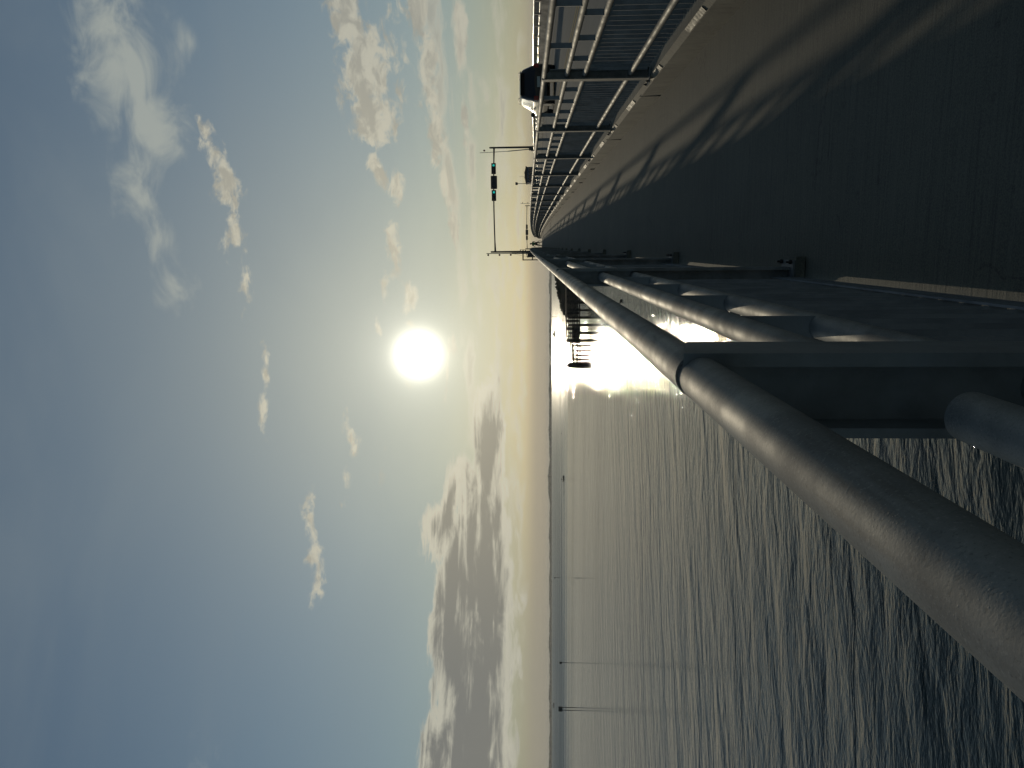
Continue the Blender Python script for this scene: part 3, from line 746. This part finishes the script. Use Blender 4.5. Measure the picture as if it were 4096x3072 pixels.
# ------------------------------------------------------------------ car (dark SUV driving away in the right lane)
def car():
    X0, Y0 = 8.42, 42.0
    c = empty('parked_car', (X0, Y0, zd(Y0 + 2.3) - 0.002), label='dark sport utility car driving away, glinting in the sun', cat='car')
    c.name = 'suv_car'
    c.rotation_euler = (math.atan(0.0349 - 2 * 9.38e-5 * (Y0 + 2.3)), 0, 0)
    c.location.z = zd(Y0) + 0.002
    # stations along the car: (y, half width, bottom, belt z, roof z, roof half width)
    st = [(0.00, .80, .45, 1.02, 1.04, .70), (0.05, .88, .36, 1.06, 1.12, .74), (0.22, .93, .30, 1.10, 1.42, .74), (0.50, .95, .26, 1.12, 1.76, .68),
          (0.85, .96, .24, 1.12, 1.83, .66), (1.8, .965, .24, 1.10, 1.86, .66), (2.7, .965, .24, 1.08, 1.84, .66), (3.15, .96, .24, 1.07, 1.74, .66), (3.75, .955, .24, 1.07, 1.33, .74),
          (4.0, .95, .24, 1.06, 1.12, .82), (4.5, .93, .26, 0.99, 1.03, .82), (4.85, .88, .32, .90, .95, .76), (4.98, .78, .40, .78, .82, .66)]
    def sec(y_, hw, zb, zbelt, zr_, rw):
        # right half then mirrored, smooth fuselage-like section
        half = [(0, zb), (hw * .82, zb), (hw * .97, zb + .12), (hw, zb + .35), (hw * .995, zbelt - .14), (hw * .955, zbelt), (rw + (hw * .955 - rw) * .12, zr_ - .10), (rw * .93, zr_ - .03), (rw * .6, zr_ + .0), (0, zr_ + .015)]
        return [(x_, y_, z_) for x_, z_ in half] + [(-x_, y_, z_) for x_, z_ in half[-2:0:-1]]
    rings = [sec(*s_) for s_ in st]
    n = len(rings[0]); b = MB()
    b.add([p for r_ in rings for p in r_], [(i * n + k_, i * n + (k_ + 1) % n, (i + 1) * n + (k_ + 1) % n, (i + 1) * n + k_) for i in range(len(rings) - 1) for k_ in range(n)], True)
    b.add(rings[0], [tuple(range(n))], False); b.add(rings[-1], [tuple(reversed(range(n)))], False)
    body = b.build('body', M['car'], c)
    md = body.modifiers.new('wheel_arch', 'BOOLEAN')  # removed below if unused
    body.modifiers.remove(md)
    for s_ in (-1, 1):
        b = MB()  # side glass, slightly proud of the body
        def gp(y_, f_):
            for i in range(len(st) - 1):
                if st[i][0] <= y_ <= st[i + 1][0]:
                    u_ = (y_ - st[i][0]) / (st[i + 1][0] - st[i][0]); q_ = [st[i][k_] + u_ * (st[i + 1][k_] - st[i][k_]) for k_ in range(6)]
            hw, zbelt, zr_, rw = q_[1], q_[3], q_[4], q_[5]
            xa, za = hw * .955, zbelt; xb_, zb_ = rw + (hw * .955 - rw) * .12, zr_ - .10
            return (s_ * (xa + (xb_ - xa) * f_ + .006), y_, za + (zb_ - za) * f_)
        for ya, yb in ((0.62, 1.35), (1.42, 2.30), (2.38, 3.25)):
            yt = min(yb, 2.95)
            b.add([gp(ya, .06), gp(yb, .06), gp(yt, .93), gp(ya + .05, .93)], [(0, 1, 2, 3)])
        b.build('side_window', M['glass'], c)
        b = MB(); b.tube([(s_ * .63, 0.9, 1.845), (s_ * .64, 1.0, 1.90), (s_ * .64, 2.6, 1.90), (s_ * .63, 2.75, 1.845)], 0.02, 6); b.build('roof_rail', M['black'], c)
        b = MB(); b.blob((s_ * 1.12, 3.25, 1.16), 0.13, 10, 6, 0, (1, .6, .75)); b.beam((s_ * .93, 3.25, 1.08), (s_ * 1.06, 3.25, 1.12), .05); b.build('wing_mirror', M['black'], c)
        b = MB(); b.box(min(s_ * .70, s_ * .90), max(s_ * .70, s_ * .90), -0.02, 0.16, .86, 1.10); b.build('tail_lamp', M['tail'], c)
        b = MB(); b.box(min(s_ * .60, s_ * .86), max(s_ * .60, s_ * .86), 4.80, 4.93, .70, .86); b.build('headlight', M['chrome'], c)
        for yw in (0.95, 3.95):
            b = MB(); b.tube([(s_ * .74, yw, .36), (s_ * .975, yw, .36)], 0.37, 24); w = b.build('wheel', M['rubber'], c)
            b = MB(); b.tube([(s_ * .97, yw, .36), (s_ * .985, yw, .36)], 0.24, 20); b.build('rim', M['rim'], w)
    b = MB(); b.add([(-.60, .205, 1.16), (.60, .205, 1.16), (.56, .475, 1.66), (-.56, .475, 1.66)], [(0, 1, 2, 3)]); b.build('rear_window', M['glass'], c)
    b = MB(); b.add([(-.66, 3.72, 1.385), (.66, 3.72, 1.385), (.58, 3.16, 1.755), (-.58, 3.16, 1.755)], [(0, 1, 2, 3)]); b.build('windshield', M['glass'], c)
    b = MB(); b.box(-.26, .26, -0.025, -0.005, .78, .93); b.build('licence_plate', M['plate'], c)
    b = MB(); b.box(-.86, .86, -0.07, .12, .42, .62); b.build('rear_bumper', M['black'], c)
    b = MB(); b.prism([(.36, 1.78), (.36, 1.82), (.70, 1.845), (.75, 1.80)], 0, -.60, .60); b.build('spoiler', M['car'], c)
    return c
car()

# ------------------------------------------------------------------ person standing over a bicycle at the crest
def skin(name, pts, edges, rad, material, parent):
    me = bpy.data.meshes.new(name); me.from_pydata(pts, edges, [])
    o = bpy.data.objects.new(name, me); COL.objects.link(o); o.parent = parent
    md = o.modifiers.new('skin', 'SKIN')
    for i, r_ in enumerate(rad):
        me.skin_vertices[0].data[i].radius = (r_, r_) if not isinstance(r_, tuple) else r_
    me.skin_vertices[0].data[0].use_root = True
    sb = o.modifiers.new('sub', 'SUBSURF'); sb.levels = 2; sb.render_levels = 2
    me.materials.append(material)
    dg = bpy.context.evaluated_depsgraph_get(); dg.update()
    m2 = bpy.data.meshes.new_from_object(o.evaluated_get(dg)); o.modifiers.clear(); o.data = m2
    for p in m2.polygons: p.use_smooth = True
    return o
bpy.context.view_layer.update()
YPn = 128.0
xp = xat(975, YPn)
per = empty('person', (xp, YPn, zd(YPn) - 0.05), label='person in a green shirt and dark shorts standing over a bicycle on the walkway crest', cat='person')
pts = [(0, 0, .95), (0, .03, 1.15), (0, .06, 1.38), (0, .08, 1.50), (0, .09, 1.60), (0, .10, 1.70),
       (-.19, .06, 1.42), (-.30, .12, 1.18), (-.36, .34, 1.05), (.19, .06, 1.42), (.27, .10, 1.16), (.20, .36, 1.05),
       (-.10, 0, .90), (-.17, .04, .50), (-.24, 0, .08), (-.24, .14, .03), (.10, 0, .90), (.17, .06, .50), (.22, 0, .08), (.22, .14, .03),
       (-.37, .42, 1.03), (.19, .44, 1.03)]
ed = [(0, 1), (1, 2), (2, 3), (3, 4), (4, 5), (2, 6), (6, 7), (7, 8), (2, 9), (9, 10), (10, 11), (0, 12), (12, 13), (13, 14), (14, 15), (0, 16), (16, 17), (17, 18), (18, 19), (8, 20), (11, 21)]
rd = [.15, .145, .17, .065, .095, .10, .075, .045, .034, .075, .045, .034, .095, .065, .045, .035, .095, .065, .045, .035, .03, .03]
skin('body', pts, ed, rd, M['skin'], per)
pts = [(0, 0, .93), (0, .03, 1.15), (0, .06, 1.38), (-.19, .06, 1.42), (-.27, .10, 1.25), (.19, .06, 1.42), (.25, .09, 1.25)]
skin('shirt', pts, [(0, 1), (1, 2), (2, 3), (3, 4), (2, 5), (5, 6)], [.175, .17, .20, .095, .075, .095, .075], M['shirt'], per)
pts = [(0, 0, .97), (-.10, 0, .88), (-.16, .04, .55), (.10, 0, .88), (.16, .05, .55)]
skin('shorts', pts, [(0, 1), (1, 2), (0, 3), (3, 4)], [.17, .12, .095, .12, .095], M['shorts'], per)
b = MB(); b.blob((0, .075, 1.70), .115, 12, 8, 0, (1, 1.05, 1)); b.build('hair', M['hair'], per)
b = MB()
for s_ in (-1, 1): b.blob((s_ * .23, .09, .05), .07, 8, 6, 0, (.8, 1.9, .75))
b.build('shoes', M['white'], per)
per.scale = (1.3, 1.3, 1.12)
bk = empty('bicycle', (xp - 0.02, YPn + 0.2, zd(YPn)), R(38), label='bicycle with its front wheel turned left under the person in green', cat='bicycle')
def wheel(cy, nm):
    b = MB(); b.tube([(0, cy + .33 * math.cos(2 * PI * k_ / 24), .34 + .33 * math.sin(2 * PI * k_ / 24)) for k_ in range(25)], .022, 6, False)
    w = b.build('wheel', M['rubber'], bk)
    b = MB()
    for k_ in range(12): b.tube([(0, cy, .34), (0, cy + .32 * math.cos(PI * k_ / 6), .34 + .32 * math.sin(PI * k_ / 6))], .004, 4, False)
    b.build('spokes', M['chrome'], w)
wheel(-.52, 0); wheel(.55, 1)
b = MB()
for a_, c_ in (((0, -.52, .34), (0, -.05, .33)), ((0, -.05, .33), (0, -.2, .85)), ((0, -.52, .34), (0, -.18, .78)), ((0, -.05, .33), (0, .38, .82)), ((0, -.18, .80), (0, .36, .90)), ((0, .36, .98), (0, .55, .34))):
    b.tube([a_, c_], .02, 8)
b.build('frame', M['bikepaint'], bk)
b = MB(); b.blob((0, -.21, .92), .1, 8, 6, 0, (.8, 1.3, .35)); b.build('saddle', M['black'], bk)
b = MB(); b.tube([(-.3, .30, 1.02), (0, .36, 1.0), (.3, .30, 1.02)], .016, 8); b.build('handlebar', M['chrome'], bk)
b = MB(); b.box(-.05, .05, -.60, -.585, .50, .62); b.box(-.16, .16, -.75, -.45, .72, .74); b.build('reflector', M['white'], bk)

# ------------------------------------------------------------------ timber fender in the water
DF = 170.0
fen = empty('timber_fender', tuple(on_water(2346, 1250)), label='dark timber fender wall with walkway and handrail standing in the water', cat='fender pier')
fen.location = (0, 0, 0)
def P(x, y, dd=0.0): return at(x, y, DF + dd)
def zof(x): return at(x, 1400, DF).z
ax = (P(2346, 1300) - P(2346, 1400)).normalized(); ax.z = 0; ax.normalize()   # runs towards the bridge
nrm = Vector((-ax.y, ax.x, 0))
O = P(2346, 1367); O.z = 0                                                   # outer end of the tall part
def fp(s_, n_, z): return O + ax * s_ + nrm * n_ + Vector((0, 0, z))
LEN = 26.0
pile = None
i = 0
s_ = 0.35
while s_ < LEN:
    for nn in (0.0, 1.7):
        if pile is None:
            b = MB(); b.tube([(0, 0, -1.5), (0, 0, 1.8), (0, 0, 4.0)], [.21, .2, .17], 10); pile = b.build('pile', M['timber'], fen); c = pile
        else: c = pile.copy(); COL.objects.link(c); c.parent = fen
        p = fp(s_ + random.uniform(-.1, .1), nn, 0); c.location = p
    s_ += 1.68
b = MB()
for z_, hh in ((1.52, .22), (2.05, .34), (2.62, .26), (3.05, .30), (3.5, .22), (3.95, .28), (4.35, .12)):
    for nn in (-0.25, 1.95):
        st_ = 0 if z_ > 1.6 else 1.5
        b.beam(fp(st_, nn, z_), fp(LEN, nn, z_), .16, hh)
b.build('wales', M['timber'], fen)
b = MB()
b.beam(fp(0, .85, 4.48), fp(LEN, .85, 4.48), 2.0, .12)
b.build('walkway_planks', M['timber'], fen)
b = MB(); s_ = 0.0; k_ = 0
while s_ < LEN:
    b.beam(fp(s_, -.12, 4.4), fp(s_, -.12, 5.42), .07); b.beam(fp(s_ + .5, 1.75, 4.4), fp(s_ + .5, 1.75, 5.42), .06); s_ += 2.1 + (.5 if k_ % 3 == 0 else 0); k_ += 1
for z_ in (5.42, 5.12, 4.78):
    b.beam(fp(0, -.12, z_), fp(LEN, -.12, z_), .07)
b.beam(fp(.5, 1.75, 5.40), fp(LEN, 1.75, 5.40), .06)
b.build('handrail', M['dark_metal'], fen)
b = MB(); s_ = 0.3
while s_ < LEN:
    w_ = random.uniform(.35, .85); b.beam(fp(s_, -.36, 1.45), fp(s_, -.36, 4.45), w_, .1); s_ += random.choice((.9, 1.25, 1.7))
for z_ in (0.4, 0.9): b.beam(fp(-.3, -.3, z_ + 1.6), fp(3.4, -.3, z_ + 1.6), .1, .8)
b.build('rubbing_planks', M['timber'], fen)
# lower outer run and end dolphin
fo = empty('fender_walkway', (0, 0, 0), label='lower open end of the fender with thin handrail and curved piles in the glare', cat='fender pier')
b = MB()
for s_ in (-0.9, -2.0, -3.0, -3.9):
    b.tube([fp(s_, 0, -1.5), fp(s_, 0, 1.9), fp(s_ + .25, 0, 3.3)], .23, 8)
b.build('pile', M['timber'], fo)
b = MB(); b.beam(fp(-5.2, .5, 2.9), fp(0, .5, 3.1), 1.4, .5); b.beam(fp(-5.0, -.1, 3.6), fp(0, -.1, 3.6), .25, .3); b.beam(fp(-5.0, -.3, 2.1), fp(0, -.3, 2.1), .25, .35); b.beam(fp(-5.0, 1.2, 1.4), fp(0, 1.2, 1.4), .25, .3); b.build('walkway_beam', M['timber'], fo)
b = MB()
for z_ in (4.65, 4.2): b.beam(fp(-4.8, -.1, z_), fp(0, -.1, z_), .05)
for s_ in (-.9, -2.2, -3.5, -4.7): b.beam(fp(s_, -.1, 3.0), fp(s_, -.1, 4.65), .05)
b.build('handrail', M['dark_metal'], fo)
dl = empty('pile_dolphin', tuple(fp(-5.2, .3, 0)), label='cluster of lashed timber piles at the outer end of the fender', cat='piles')
b = MB()
for k_ in range(7):
    a_ = k_ * PI / 3; r_ = 0 if k_ == 6 else .38
    b.tube([(r_ * 1.9 * math.cos(a_), r_ * 1.9 * math.sin(a_), -1.5), (r_ * math.cos(a_), r_ * math.sin(a_), 3.8 + .25 * (k_ % 3) + (.7 if k_ == 6 else 0))], .19, 8)
b.build('pile_cluster', M['timber'], dl)
b = MB(); b.tube([(.62 * math.cos(R(q_)), .62 * math.sin(R(q_)), 3.1) for q_ in range(0, 361, 30)], .05, 6, False); b.build('cable_wrap', M['dark_metal'], dl)

# ragged bank behind the fender
pb = [(1090, 2216), (1110, 2224), (1140, 2227), (1170, 2232), (1200, 2239), (1225, 2243), (1250, 2256), (1268, 2266)]
mb = MB(); n = len(pb); vs = []
DB = 250.0
for yy, xx in pb:
    p = at(xx + 2, yy, DB); vs += [(p.x, p.y, -1.0), (p.x, p.y, p.z), (p.x + 4, p.y + 16, p.z * .9), (p.x + 5, p.y + 26, -1.0)]
mb.add(vs, [(4 * i + k_, 4 * i + (k_ + 1) % 4, 4 * (i + 1) + (k_ + 1) % 4, 4 * (i + 1) + k_) for i in range(n - 1) for k_ in range(4)] + [(0, 1, 2, 3), (4 * n - 4, 4 * n - 1, 4 * n - 2, 4 * n - 3)])
for i in range(150):
    k_ = random.uniform(0, n - 1.001); j = int(k_); f_ = k_ - j
    yy = pb[j][0] + f_ * (pb[j + 1][0] - pb[j][0]); xx = pb[j][1] + f_ * (pb[j + 1][1] - pb[j][1])
    p = at(xx + random.uniform(0, 5), yy, DB + random.uniform(0, 4)); mb.blob(p, random.uniform(.15, .5), 6, 4, .35, (1, 1, random.uniform(.6, 1.6)))
tag(mb.build('shrub_bank', M['foliage']), 'dark sloping bank with a ragged top behind the timber fender', 'bank')

# ------------------------------------------------------------------ things on the water
def marker_single(x, y, top, board, label, arrow=False):
    p = on_water(x, y); d = (p - EYE).dot(F); h = (x - top) / FPX * d
    g = empty('channel_marker', tuple(p), label=label, cat='channel marker'); g.rotation_euler = (0, 0, PHI)
    w_ = max(.13, .75 / FPX * d); b = MB(); b.tube([(0, 0, -1), (0, 0, h)], w_, 8); b.build('pile', M['dark_metal'], g)
    b = MB(); q_ = board / FPX * d / 2
    if arrow: b.prism([(-q_, h - q_), (q_, h - q_), (0, h + q_ * 1.2)], 1, -.3, -.2)
    else: b.box(-q_, q_, -.35, -.25, h - 1.9 * q_, h + .1); b.box(-q_ * .3, q_ * .3, -.35, .35, h - 1.5 * q_, h - .3 * q_)
    b.build('board', M['marker'], g)
marker_single(2274, 2651, 2239, 9, 'channel marker on one pile with a small square board')
marker_single(2240, 2311, 2218, 6, 'thin distant channel marker with a triangular top', True)
marker_single(2226, 1267, 2210, 4, 'very thin marker post just right of the boat in the glare', True)
p = on_water(2296, 2836); d = (p - EYE).dot(F); h = 62 / FPX * d
g = empty('channel_marker', tuple(p), label='large channel marker standing on two piles at the left of the bay', cat='channel marker'); g.rotation_euler = (0, 0, PHI)
for s_ in (-.46, .46):
    b = MB(); b.tube([(s_ * 1.0, 0, -1), (s_, 0, h - .6)], .13, 8); b.build('pile', M['dark_metal'], g)
b = MB(); b.box(-.85, .85, -.3, -.2, h - 1.35, h); b.box(-.7, .7, -.2, .4, h - 1.2, h - 1.05); b.build('board', M['marker'], g)
def hull(L, B, H):
    b = MB(); rings = []; N = 10
    for i in range(N + 1):
        u_ = i / N; w_ = B / 2 * (1 - max(0, (u_ - .45) / .55) ** 2.2) * (.88 + .12 * min(1, u_ * 4)); sh = H * (1 + .35 * u_ ** 2)
        rings.append([(-L / 2 + L * u_, -w_, sh), (-L / 2 + L * u_, -w_ * .8, .1), (-L / 2 + L * u_, 0, -.15 + .1 * u_), (-L / 2 + L * u_, w_ * .8, .1), (-L / 2 + L * u_, w_, sh)])
    b.add([p for r_ in rings for p in r_], [(i * 5 + k_, i * 5 + k_ + 1, (i + 1) * 5 + k_ + 1, (i + 1) * 5 + k_) for i in range(N) for k_ in range(4)] + [(i * 5, (i + 1) * 5, (i + 1) * 5 + 4, i * 5 + 4) for i in range(N)], False)
    b.add(rings[0], [(0, 1, 2, 3, 4)])
    return b
# small boat with a wake
p = on_water(2256.5, 1914)
g = empty('motor_boat', tuple(p), PHI, label='small dark open boat with a standing figure crossing the bay', cat='boat')
hull(3.4, 1.5, .55).build('hull', M['boat'], g)
b = MB(); b.box(-1.75, -1.45, -.2, .2, .1, 1.05); b.build('outboard_motor', M['black'], g)
b = MB(); b.box(.55, .95, -.3, .3, .5, .95); b.build('console', M['boat'], g)
bp = empty('person', tuple(p + rt * -0.45 + Vector((0, 0, .35))), PHI, label='tiny standing figure in the small dark boat on the bay', cat='person')
skin('body', [(0, 0, .85), (0, 0, 1.1), (0, 0, 1.35), (0, 0, 1.5), (0, 0, 1.65), (-.2, 0, 1.35), (-.25, 0, 1.1), (.1, .2, 1.0), (.2, 0, 1.35), (.3, 0, 1.1), (.45, .1, 1.0), (-.1, 0, .8), (-.12, 0, .42), (-.13, 0, .03), (.1, 0, .8), (.12, 0, .42), (.13, 0, .03)],
     [(0, 1), (1, 2), (2, 3), (3, 4), (2, 5), (5, 6), (6, 7), (2, 8), (8, 9), (9, 10), (0, 11), (11, 12), (12, 13), (0, 14), (14, 15), (15, 16)],
     [.14, .15, .17, .06, .1, .07, .05, .04, .07, .05, .04, .1, .08, .06, .1, .08, .06], M['shorts'], bp)
wk = MB(); Nn = 40; vs = []
for i in range(Nn + 1):
    u_ = i / Nn; w_ = .25 + 2.0 * u_; a_ = p - rt * (2 + 60 * u_) + fw * (-6 * u_ * u_)
    vs += [(a_.x - w_ * fw.x, a_.y - w_ * fw.y, .004), (a_.x, a_.y, .05 + .16 * (1 - u_) ** 2 + .03 * math.sin(i * 1.9)), (a_.x + w_ * fw.x, a_.y + w_ * fw.y, .004)]
wk.add(vs, [(3 * i + k_, 3 * i + k_ + 1, 3 * i + 4 + k_, 3 * i + 3 + k_) for i in range(Nn) for k_ in (0, 1)], True)
tag(wk.build('boat_wake', M['water']), kind='structure')
p = on_water(2221, 1337)
g = empty('fishing_boat', tuple(p), PHI, label='distant boat silhouette in the sun glare near the horizon', cat='boat')
hull(12, 3.6, 1.8).build('hull', M['boat'], g); b = MB(); b.prism([(-3, 1.8), (2.6, 1.8), (1.8, 4.2), (-2.6, 4.2)], 1, -1.2, 1.2); b.build('cabin', M['boat'], g)
p = on_water(2217, 2822)
g = empty('sport_boat', tuple(p), PHI, label='distant small boat with a flat canopy low on the left horizon', cat='boat')
hull(10.5, 3.2, 1.5).build('hull', M['boat'], g); b = MB(); b.box(-3.4, .6, -1.1, 1.1, 3.5, 3.75)
for xx in (-3.2, .4): b.beam((xx, -1, 1.4), (xx, -1, 3.5), .15); b.beam((xx, 1, 1.4), (xx, 1, 3.5), .15)
b.build('canopy', M['boat'], g)
for (x, y, lb) in ((2245, 1501, 'small dark float on the water nearest the sun glare'), (2240, 1586, 'small dark float between the glare float and the boat'), (2247, 1733, 'small dark float on the water right of the little boat')):
    p = on_water(x, y); b = MB(); b.tube([(0, 0, -.1), (0, 0, .15), (0, 0, .45)], [.45, .45, .12], 10); b.tube([(0, 0, .4), (0, 0, .9)], .04, 6)
    o = b.build('mooring_float', M['boat'], None, tuple(p)); tag(o, lb, 'float', 'floats on the bay')
def bird(loc, sc, label, grp=None):
    b = MB(); b.blob((0, 0, .10), .14, 10, 7, 0, (1.7, .85, .8)); b.tube([(.16, 0, .14), (.22, 0, .28), (.24, 0, .34)], [.06, .035, .03], 8); b.blob((.25, 0, .37), .05, 8, 6); b.tube([(.28, 0, .37), (.42, 0, .33)], [.02, .006], 6)
    b.add([(-.2, -.06, .12), (-.2, .06, .12), (-.36, 0, .16)], [(0, 1, 2)])
    o = b.build('bird', M['feather'], None, loc); o.scale = (sc,) * 3; o.rotation_euler = (0, 0, PHI + 2.9)
    tag(o, label, 'bird', grp); return o
bird(tuple(on_water(2487, 1204)), 1.0, 'dark water bird afloat, seen between the upper pipes of the railing')

# thin sea haze over the bay
mb = MB(); mb.box(-14500, 14500, -1500, 14500, -12, 40)
hm = bpy.data.materials.new('haze'); hm.use_nodes = True
q = NT(hm.node_tree); q.n.clear(); ho = q.node('ShaderNodeOutputMaterial'); pv = q.node('ShaderNodeVolumePrincipled')
pv.inputs['Color'].default_value = (0.92, 0.92, 0.90, 1); pv.inputs['Density'].default_value = 0.00009; pv.inputs['Anisotropy'].default_value = 0.3
q.l.new(pv.outputs[0], ho.inputs['Volume'])
tag(mb.build('haze', hm), kind='stuff')
S.render.engine = 'CYCLES'
